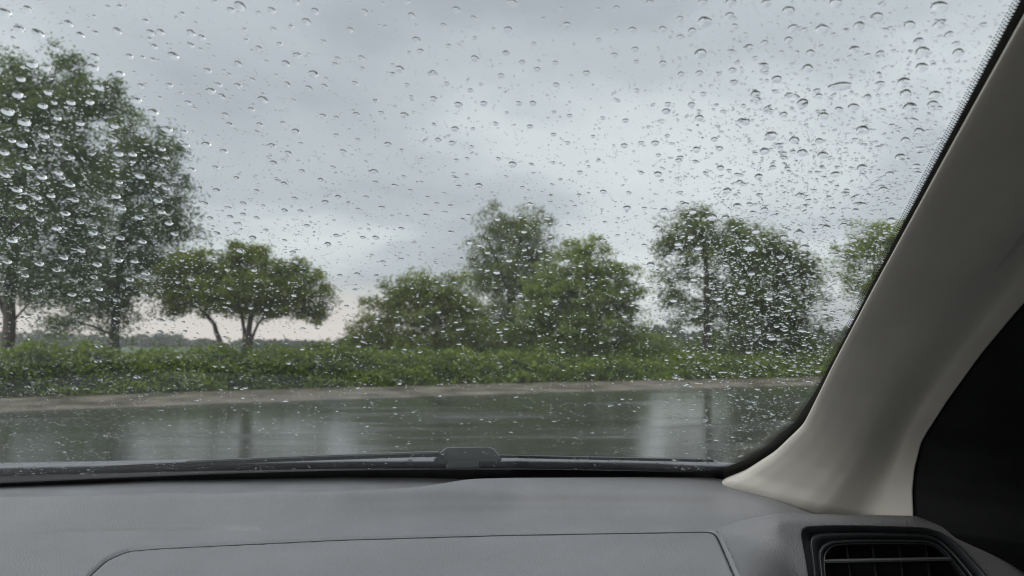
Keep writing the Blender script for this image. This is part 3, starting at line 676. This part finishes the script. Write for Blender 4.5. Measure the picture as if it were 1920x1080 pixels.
bdir = np.array([-.82, -.56, 0.1]); bdir /= np.linalg.norm(bdir)
Gq = Lw[:, None] * (1 - cc_)[None, :, None] + Rw[:, None] * cc_[None, :, None] + bdir * bul[None, :, None]
Gq = np.concatenate([Gq, (Gq[:, -1:] + np.array([.006, .012, 0])), (Gq[:, -1:] + np.array([.01, .05, 0]))], 1)
# carry the trim on up to the roof lining
tv = Gq[-1] - Gq[-6]; tv /= np.linalg.norm(tv, axis=1)[:, None]
Gq = np.concatenate([Gq] + [(Gq[-1] + tv * (.03 * k_))[None] for k_ in range(1, 11)])
pil = mesh_obj('pillar_trim', Gq.reshape(-1, 3), grid_faces(170, 92), M['pillar'], car)
pil['label'] = 'beige moulded pillar trim'
mu, mv, mw = w2car(Gq - C); Gm = car2w(2 * UC - mu, mv, mw)      # its twin on the driver's side
mesh_obj('pillar_trim', Gm.reshape(-1, 3), grid_faces(170, 92)[:, ::-1].copy(), M['pillar'], car)

# ---- door panel and cabin shell (dark door beside the seat, lining, far side with window openings)
def quad_grid(name, A, B, C_, D_, mm, parent, n=2): return mesh_obj(name, [A, B, C_, D_], [[0, 1, 2, 3]], mm, parent, smooth=False)
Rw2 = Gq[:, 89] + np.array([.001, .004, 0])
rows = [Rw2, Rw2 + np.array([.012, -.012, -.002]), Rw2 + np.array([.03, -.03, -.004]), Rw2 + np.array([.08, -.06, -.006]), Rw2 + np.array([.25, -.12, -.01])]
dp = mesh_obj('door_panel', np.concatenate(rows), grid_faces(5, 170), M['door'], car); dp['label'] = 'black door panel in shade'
c2 = lambda u, v, w: tuple(car2w(u, v, w).tolist())
def box_part(name, u0, u1, v0, v1, w0, w1, mm):
    V = [c2(u, v, w) for w in (w0, w1) for u, v in ((u0, v0), (u1, v0), (u1, v1), (u0, v1))]
    return mesh_obj(name, V, [[3, 2, 1, 0], [4, 5, 6, 7], [0, 1, 5, 4], [1, 2, 6, 5], [2, 3, 7, 6], [3, 0, 4, 7]], mm, car, smooth=False)
vt = V0 - 1.08 * math.cos(AL); wt = W0 + 1.08 * math.sin(AL)
box_part('roof', -1.16, .66, -2.2, vt + .02, wt - .005, wt + .03, M['lining'])
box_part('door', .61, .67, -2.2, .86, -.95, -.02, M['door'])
box_part('door', -1.24, -1.18, -2.2, .9, -.95, -.05, M['lining'])
box_part('door_pillar', .61, .67, -.75, -.5, -.02, wt - .006, M['lining'])
box_part('door_pillar', -1.24, -1.18, -.75, -.5, -.05, wt - .006, M['lining'])
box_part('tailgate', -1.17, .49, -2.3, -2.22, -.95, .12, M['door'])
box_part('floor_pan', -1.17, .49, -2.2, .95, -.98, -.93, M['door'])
box_part('bulkhead', -1.17, .49, .97, 1.0, -.97, -.3, M['black'])
box_part('glove_box', -1.17, .44, .60, .95, -.7, -.24, M['dash'])

# ------------------------------------------------------------------ rain on the glass
RAW = {
 (0, 0, 2.7): '24,68,24 140,48,18 96,150,21 190,174,25 344,122,19 405,180,18 592,160,20 482,168,14 734,110,15 762,168,19 810,165,18 755,200,12 778,238,16 875,285,25 966,170,21 1018,192,17 965,232,16 655,287,16 720,293,11 772,303,13 604,36,13 545,38,12 1213,33,26 1168,53,18 1373,55,20 1595,60,19 1550,112,20 1500,10,18 1306,68,12 1380,150,15 1472,138,13 1236,153,12 920,73,14 1085,10,13 1308,248,17 1414,226,14 1205,326,19 1050,360,19 1158,380,12 1445,325,21 1503,282,19 1636,214,14 1706,300,15 1584,378,24 1274,405,14 1106,432,17 1066,463,23 1120,487,16 1202,437,17 1330,507,23 1452,430,17 1562,449,17 1640,440,16 952,523,18 1272,556,16 1140,584,16 1482,510,12 1634,591,18 1700,598,14 1160,632,16 1313,633,16 1300,670,11 1496,668,20 1700,687,14 1043,733,23 1132,768,20 1376,740,17 1458,777,17 1385,828,19 1092,851,16 1528,868,14 1685,849,13 1198,905,16 1624,914,16 1438,933,17 1097,966,19 1298,967,13 1232,1032,16 1490,1007,14 1647,1027,19 1712,1000,16 1440,1068,17 1520,1070,14 276,246,20 480,288,19 468,345,25 608,376,19 714,437,19 857,434,17 915,474,9 688,511,25 774,570,25 845,656,25 930,670,18 940,740,18 958,788,16 970,862,20 160,327,23 233,344,23 106,403,19 88,482,23 242,470,20 500,442,24 358,521,20 453,519,20 215,538,20 38,567,27 122,621,27 290,600,17 404,627,18 580,640,19 222,688,22 60,714,15 110,733,22 290,730,18 574,711,18 515,745,15 18,773,21 598,780,22 670,783,20 820,757,16 840,800,13 140,848,19 362,797,17 26,885,23 210,897,21 296,877,21 708,893,22 797,930,17 604,924,14 355,937,20 84,962,21 188,1001,20 257,993,18 378,1012,19 586,995,21 798,1016,20 106,1048,21 617,1057,19 840,955,16 1010,957,13 1035,1030,15',
 (640, 0, 2.7): '117,65,18 207,20,13 327,8,18 581,52,20 865,18,23 354,80,17 669,96,16 517,132,16 45,153,17 843,153,21 1141,133,21 1300,53,14 1392,46,16 1562,15,18 1715,98,16 1474,155,20 1390,160,14 1628,152,19 1718,190,18 219,138,12 379,205,20 400,262,17 542,236,15 675,195,13 676,300,21 833,272,19 974,224,13 1303,205,14 1486,253,17 1383,282,17 1493,316,14 1628,325,19 1083,321,15 916,318,17 993,354,16 1240,373,18 1720,378,17 101,296,16 105,350,13 295,353,22 257,378,15 463,370,16 808,386,16 68,425,16 332,433,14 532,427,15 652,460,15 1087,432,16 706,430,11 1496,461,14 172,514,15 467,504,19 592,533,20 720,527,18 898,526,16 970,525,17 838,573,10 1076,570,12 1155,588,14 1323,601,13 1645,566,21 1438,613,16 75,582,17 201,575,15 318,586,21 467,632,11 575,655,20 780,628,15 955,643,16 1074,684,14 1274,693,12 82,710,13 489,711,17 559,727,17 236,734,19 305,763,13 660,745,12 1146,726,13 1517,726,15 1432,740,17 1589,727,20 1650,690,12 10,770,18 406,808,12 581,814,14 637,806,13 795,806,14 867,834,21 1072,827,12 960,833,11 166,871,19 314,897,13 172,925,14 579,906,16 595,946,14 271,943,16 405,924,11 696,942,19 917,952,13 1067,938,12 1207,875,14 1252,845,10 1109,912,12 1604,884,20 1519,878,14 1605,788,13 1715,800,16 350,968,13 124,1000,14 437,1002,13 484,1034,13 554,1046,16 203,1054,16 957,1036,16 1060,1027,12 1062,990,10 1203,990,12 1327,973,17 1447,1055,19 1634,1066,18 1534,1057,13 86,1062,14',
 (1280, 0, 2.7): '113,115,33 103,15,22 245,15,25 423,20,22 537,57,28 775,20,26 1300,40,34 985,90,25 238,83,20 48,160,20 558,145,22 618,155,16 706,152,28 764,180,14 823,158,14 893,134,23 1150,130,23 1303,128,27 1350,178,18 1522,130,16 91,275,29 333,245,23 415,220,17 537,205,19 648,271,20 870,255,23 937,284,15 1000,275,18 1195,213,20 1215,265,28 1396,270,22 84,373,18 253,358,18 412,336,20 183,376,14 634,349,23 260,420,17 477,404,23 1212,344,26 795,440,45 1000,430,20 1121,420,27 1130,478,24 104,479,16 369,480,23 468,466,14 538,484,18 691,490,17 607,523,25 44,532,17 85,600,22 317,620,23 445,565,16 511,583,19 713,590,23 792,558,18 866,544,23 936,494,17 1150,547,29 1278,483,23 1267,530,21 910,660,27 447,690,28 160,708,17 565,713,24 692,716,18 487,738,16 413,768,22 606,776,25 710,788,26 1197,667,20 1128,712,20 1058,640,15 70,760,19 186,755,17 1101,797,21 907,852,24 192,853,19 62,820,14 456,850,16 530,855,15 771,885,21 1048,884,20 384,896,20 117,880,14 289,925,17 226,968,20 593,992,21 1014,962,20 388,990,16 276,1045,20 338,1036,16 414,1063,17 912,1040,19 635,1018,14 830,966,13',
 (0, 380, 2.7): '108,22,22 616,33,19 330,56,21 202,86,17 735,40,12 818,50,17 702,76,20 853,107,19 1066,82,18 1164,73,15 1230,61,15 1297,78,13 1438,44,16 1520,47,14 287,132,20 410,98,15 472,154,20 883,159,18 608,180,20 60,191,24 720,199,18 514,225,18 1027,156,16 1097,156,15 1345,140,12 1280,180,19 1660,212,17 1553,118,14 1703,168,16 1440,192,11 1482,252,15 1216,244,19 412,244,20 925,244,17 322,281,18 598,294,20 680,299,18 490,314,20 36,300,19 198,311,20 286,342,17 127,371,17 737,360,19 655,390,17 1151,342,14 1286,344,15 475,379,16 500,440,18 362,467,18 436,494,17 513,489,15 590,495,16 175,457,16 730,468,18 967,390,16 900,405,12 1497,299,16 1488,471,15 1270,535,13 1160,434,11 590,588,16 811,595,16 869,595,15 812,655,15 869,660,13 746,660,11 937,652,11 928,605,9 498,728,18 495,805,16 692,885,16 378,942,15 260,947,14 1090,830,12 1130,832,12 1195,938,13 1243,940,13 1462,815,13 907,783,13 1530,743,13 1672,549,14 1605,640,11 1445,1005,14 1232,990,12 1003,1000,12 1720,370,13 1085,284,13 1157,510,11',
 (640, 380, 2.7): '204,27,14 86,37,13 484,10,12 555,17,14 430,67,16 255,68,10 335,70,10 645,68,14 304,133,14 556,152,15 174,179,18 109,178,14 650,203,17 700,217,13 740,255,14 791,86,14 957,12,15 924,149,14 1058,172,11 1149,116,11 1058,105,8 1223,112,8 1334,101,11 1447,29,18 1533,31,13 1634,40,17 1402,82,9 1399,168,11 1598,130,19 1532,217,12 1704,211,18 1324,191,14 1395,260,10 1002,243,9 850,295,16 1142,294,15 1210,320,13 935,319,9 785,354,17 739,344,12 703,338,9 1059,353,9 1058,277,7 1567,316,21 1662,269,16 304,288,13 210,302,15 154,266,11 368,205,12 81,363,15 69,443,12 27,525,12 225,485,15 630,467,13 905,471,14 513,418,12 484,402,9 575,405,9 937,495,10 1080,499,14 1271,377,11 1225,383,8 1158,379,8 1422,450,14 1680,495,19 976,523,10 683,540,12 493,555,13 437,524,8 284,553,9 182,588,13 285,619,14 409,627,11 1040,563,13 1435,576,15 1367,540,8 790,606,8 965,609,8 834,640,12 1002,675,12 611,641,12 514,652,11 580,607,10 1225,641,13 1687,674,13 830,706,10 810,673,9 596,717,12 1110,708,11 1313,709,13 905,720,9 1122,757,12 1192,775,8 1328,787,11 396,757,12 370,674,9 86,729,13 1125,848,10 806,830,12 1274,873,12 1690,886,14 1646,797,11 292,916,16 1520,797,7 497,978,13 507,920,9 1356,1028,14',
 (1200, 360, 3.0): '134,106,18 255,73,21 296,113,21 405,145,27 480,146,22 546,82,24 616,72,18 635,118,17 700,104,20 900,22,24 97,205,22 60,412,24 214,295,20 285,255,20 328,318,21 651,224,21 810,256,20 895,233,28 926,313,25 620,315,31 1050,203,21 1253,76,22 1413,162,23 628,461,18 503,522,18 570,567,24 438,599,24 186,610,21 726,600,21 166,360,19 23,300,13 22,96,14 303,494,19 243,677,14 279,733,14 398,741,14 665,790,16 743,826,20 773,690,14 194,808,15 287,820,12 768,756,16 1042,698,17 1145,187,18 944,50,15 198,1043,14 270,895,11 1200,270,17 147,943,13',
}
drops = []
for (ox, oy, scl), txt in RAW.items():
    for w_ in txt.split():
        a, b_, r_ = map(float, w_.split(','))
        x_, y_ = ox + a / scl, oy + b_ / scl
        if all((x_ - d[0]) ** 2 + (y_ - d[1]) ** 2 > 64 for d in drops): drops.append((x_, y_, r_ / scl))
drops.sort(key=lambda d: -d[2])

def dome(nr, seg, h, irr=0.0, sagv=.12, seed=0):
    """flat-based water bead, unit radius, slightly slumped down-slope (-y)"""
    rg = np.random.default_rng(seed); th = np.linspace(0, 2 * np.pi, seg, endpoint=False)
    out = 1 + irr * (rg.uniform(-1, 1) * np.cos(2 * th + rg.uniform(0, 6)) + .6 * rg.uniform(-1, 1) * np.cos(3 * th + rg.uniform(0, 6)) + .3 * rg.uniform(-1, 1) * np.cos(5 * th + rg.uniform(0, 6)))
    V = [[0, 0, h]]; R = (1 + h * h) / (2 * h)
    for k in range(1, nr + 1):
        phi = k / nr; r_ = math.sin(phi * math.pi / 2) if False else phi
        # sphere cap of contact angle from height h
        ang = phi * math.asin(min(1, 1 / R)) if h <= 1 else phi * (math.pi - math.asin(1 / R))
        rr = R * math.sin(ang); z = R * math.cos(ang) - (R - h)
        for o_, t_ in zip(out, th): V.append([rr * o_ * math.cos(t_), rr * o_ * math.sin(t_) - sagv * z, max(z, 0)])
    V = np.array(V); Fs = [[0, 1 + j, 1 + (j + 1) % seg] for j in range(seg)]
    for k in range(nr - 1):
        a = 1 + k * seg; b2 = a + seg
        Fs += [[a + j, b2 + j, b2 + (j + 1) % seg, a + (j + 1) % seg] for j in range(seg)]
    last = 1 + (nr - 1) * seg; base0 = len(V)
    V = np.vstack([V, V[last:last + seg]]); Fs.append([base0 + j for j in range(seg)][::-1])
    return V, Fs
def drop_frame(px, py, off=.0004):
    u, v, w = glass_uvw(np.array(float(px)), np.array(float(py))); nrm = glass_n(u); P = car2w(u, v, w) + nrm * off
    X = np.array([1., 0, 0]); X = X - nrm * np.dot(X, nrm); X /= np.linalg.norm(X); Y = np.cross(nrm, X)
    return P, X, Y, nrm
variants = []
for k in range(8):
    V, Fs = dome(9, 28, .38 + .025 * (k % 4), .05 + .02 * (k % 3), .02, k)
    me = bpy.data.meshes.new('raindrop'); me.from_pydata(V.tolist(), [], Fs); me.update()
    me.polygons.foreach_set('use_smooth', np.r_[np.full(len(Fs) - 1, True), False]); me.materials.append(M['water']); variants.append(me)
def zone(x_, y_):
    if y_ > 715: return 'clear raindrop on the glass before the wet road'
    if y_ > 655: return 'clear raindrop on the glass before the hedge'
    if x_ < 375 and y_ > 90 + max(0, x_ - 130) * .75: return 'bright-bottomed raindrop before the tall left trees'
    if 280 < x_ < 630 and y_ > 460: return 'bright-bottomed raindrop before the low spreading tree'
    if 660 < x_ < 1215 and y_ > (390 if 890 < x_ < 1050 else 470): return 'bright-bottomed raindrop before the centre trees'
    if 1225 < x_ < 1550 and y_ > 385: return 'bright-bottomed raindrop before the right trees'
    if x_ > 1280: return 'clear raindrop on pale sky beside the pillar'
    if x_ > 640: return 'dark-rimmed raindrop on grey sky above the centre trees'
    return 'dark-rimmed raindrop on grey sky right of the left trees'
ZN = {}
for d_ in drops[:300]: ZN.setdefault(zone(d_[0], d_[1]), []).append(d_)
def describe(d_):
    """base description of the patch, then what sets the drop apart inside it"""
    z_ = zone(d_[0], d_[1]); L_ = ZN[z_]
    if len(L_) < 3: return z_ + (', upper one' if d_[1] <= min(q[1] for q in L_) else ', lower one') if len(L_) == 2 else z_
    if d_ is max(L_, key=lambda q: q[2]): return z_ + ', widest of its patch'
    if d_ is min(L_, key=lambda q: q[1]): return z_ + ', topmost of its patch'
    if d_ is max(L_, key=lambda q: q[1]): return z_ + ', lowest of its patch'
    if d_ is min(L_, key=lambda q: q[0]): return z_ + ', leftmost of its patch'
    if d_ is max(L_, key=lambda q: q[0]): return z_ + ', rightmost of its patch'
    xs_, ys_ = sorted(q[0] for q in L_), sorted(q[1] for q in L_); n_ = len(L_)
    hv = 'upper' if d_[1] < ys_[n_ // 3] else 'lower' if d_[1] > ys_[2 * n_ // 3] else 'middle'
    hh_ = 'left' if d_[0] < xs_[n_ // 3] else 'right' if d_[0] > xs_[2 * n_ // 3] else 'centre'
    return z_ + f', {hv} {hh_} of that patch'
for k, (x_, y_, r_) in enumerate(drops[:300]):
    P, X, Y, Z = drop_frame(x_, y_); dist = float(np.linalg.norm(P - C)); rad = r_ / F * dist * .98
    a = rng.uniform(-.25, .25); sx, sy = rad * rng.uniform(.96, 1.06), rad * rng.uniform(.92, 1.06)
    big = k == 0
    if big: sx *= 1.15; sy *= .62
    if x_ < 420 and y_ > 120: sy *= .84
    if x_ > 1500 and y_ < 260 and not big: a += .5; sx *= 1.12
    X2 = X * math.cos(a) + Y * math.sin(a); Y2 = -X * math.sin(a) + Y * math.cos(a)
    o = bpy.data.objects.new('raindrop', variants[k % 8]); sc.collection.objects.link(o)
    o.matrix_world = Matrix([[X2[i] * sx, Y2[i] * sy, Z[i] * rad * rng.uniform(.8, 1.1), P[i]] for i in range(3)] + [[0, 0, 0, 1]])
    lab = describe(drops[k])
    if big: lab = 'widest flattened raindrop of all, on pale sky near the pillar'
    tag(o, lab, 'raindrop', lab.replace('raindrop', 'raindrops').split(',')[0] if big else zone(x_, y_).replace('raindrop', 'raindrops'))

# all smaller beads, specks and slivers in one mesh
small = [(x_, y_, r_ / F, 1.0, 0.0) for x_, y_, r_ in drops[300:]]
def dens_w(x_, y_):
    w = np.interp(y_, [0, 150, 350, 500, 650, 860], [.2, .34, .7, .95, 1.0, 1.0])
    w = w * np.interp(x_, [0, 300, 900, 1200, 1350, 1600], [1.0, .8, .75, .8, 2.1, 2.5])
    if x_ < 380 and y_ > 200: w *= 1.5
    return w
def clear_side(x_, y_): return (x_ < np.interp(y_, I_[::-1, 1][:170], I_[::-1, 0][:170]) - 12 if y_ < 870 else x_ < 1330) and glass_uvw(np.array(float(x_)), np.array(float(y_)))[0] > -1.2
cnt = 0
while cnt < 16500:
    x_, y_ = rng.uniform(-20, 1900), rng.uniform(-10, 893)
    if rng.uniform(0, 2.6) > dens_w(x_, y_) or not clear_side(x_, y_): continue
    rp = min(4.2, rng.lognormal(.06, .5)) * np.interp(y_, [0, 500, 880], [1.25, 1.1, .9]) * (1.25 if x_ > 1250 else 1)
    small.append((x_, y_, rp / F, rng.choice([1, 1, 1.1, 1.3, 1.8]), rng.normal(0, .5))); cnt += 1
    if rng.uniform() < .10:     # a broken trail of specks
        a = rng.normal(-.9, .7); L = rng.uniform(10, 30); kx = rng.integers(3, 8)
        for t_ in np.linspace(.15, 1, kx):
            xx, yy = x_ + math.cos(a) * L * t_ + rng.normal(0, 1), y_ - math.sin(a) * L * t_ * .8 + rng.normal(0, 1)
            if clear_side(xx, yy) and yy < 893: small.append((xx, yy, rng.uniform(.7, 1.5) / F, 1.1, rng.normal(0, .6)))
# the glass outside the frame is just as wet
for _ in range(2600):
    x_, y_ = rng.uniform(-700, 2050), rng.uniform(-330, 905)
    if (-15 < x_ < 1915 and y_ > -8) or not clear_side(x_, y_): continue
    if rng.uniform() < .3: small.append((x_, y_, rng.uniform(4.5, 9) / F, 1.05, rng.normal(0, .2)))
    else: small.append((x_, y_, min(4., rng.lognormal(.2, .5)) / F, rng.choice([1, 1.2, 1.6]), rng.normal(0, .5)))
SV, SF3, SF4, SB, off = [], [], [], [], 0
lows = [dome(3, 10, h, .16, 0, 30 + k) for k, h in enumerate([.34, .38, .44, .38])]
tiny = [dome(2, 8, h, .16, 0, 40 + k) for k, h in enumerate([.34, .38, .44, .38])]
arr = np.array([s_[:2] for s_ in small]); U_, V_, W_ = glass_uvw(arr[:, 0], arr[:, 1]); Pn = glass_n(U_); Pp = car2w(U_, V_, W_) + Pn * .0004
Xs = np.array([1., 0, 0]) - Pn * Pn[:, :1]; Xs /= np.linalg.norm(Xs, axis=1)[:, None]; Ys = np.cross(Pn, Xs)
faces = []
for k, (x_, y_, rf, asp, a) in enumerate(small):
    V, Fs = (lows if rf * F > 2.4 else tiny)[k % 4]; rad = rf * float(np.linalg.norm(Pp[k] - C))
    X2 = Xs[k] * math.cos(a) + Ys[k] * math.sin(a); Y2 = -Xs[k] * math.sin(a) + Ys[k] * math.cos(a)
    SV.append(Pp[k] + V[:, :1] * X2 * rad * asp ** .7 + V[:, 1:2] * Y2 * rad / asp ** .4 + V[:, 2:] * Pn[k] * rad * .85)
    faces += [[q_ + off for q_ in f_] for f_ in Fs]; off += len(V)
fr_ = mesh_obj('fine_raindrops', np.concatenate(SV), faces, M['water'])
fr_.data.polygons.foreach_set('use_smooth', np.array([len(f_) < 5 for f_ in faces]))
tag(fr_, 'countless tiny droplets and specks of rain spattered over the windshield', 'raindrops', kind='stuff')

# ------------------------------------------------------------------ damp air
hm_ = bpy.data.materials.new('damp_air'); hm_.use_nodes = True
n, l = hm_.node_tree.nodes, hm_.node_tree.links; n.remove(n['Principled BSDF'])
pv = N(n, 'ShaderNodeVolumePrincipled'); pv.inputs['Color'].default_value = (.97, .985, 1, 1); pv.inputs['Density'].default_value = HAZE
l.new(pv.outputs[0], n['Material Output'].inputs['Volume'])
hx_, hz0, hz1 = 350, -1.0, 14.0
tag(mesh_obj('haze', [(x_, y_, z_) for z_ in (hz0, hz1) for x_, y_ in ((-hx_, -hx_), (hx_, -hx_), (hx_, hx_), (-hx_, hx_))], [[3, 2, 1, 0], [4, 5, 6, 7], [0, 1, 5, 4], [1, 2, 6, 5], [2, 3, 7, 6], [3, 0, 4, 7]], hm_, smooth=False), 'thin rain haze over the field and far trees', 'haze', kind='stuff')
bpy.context.view_layer.update()
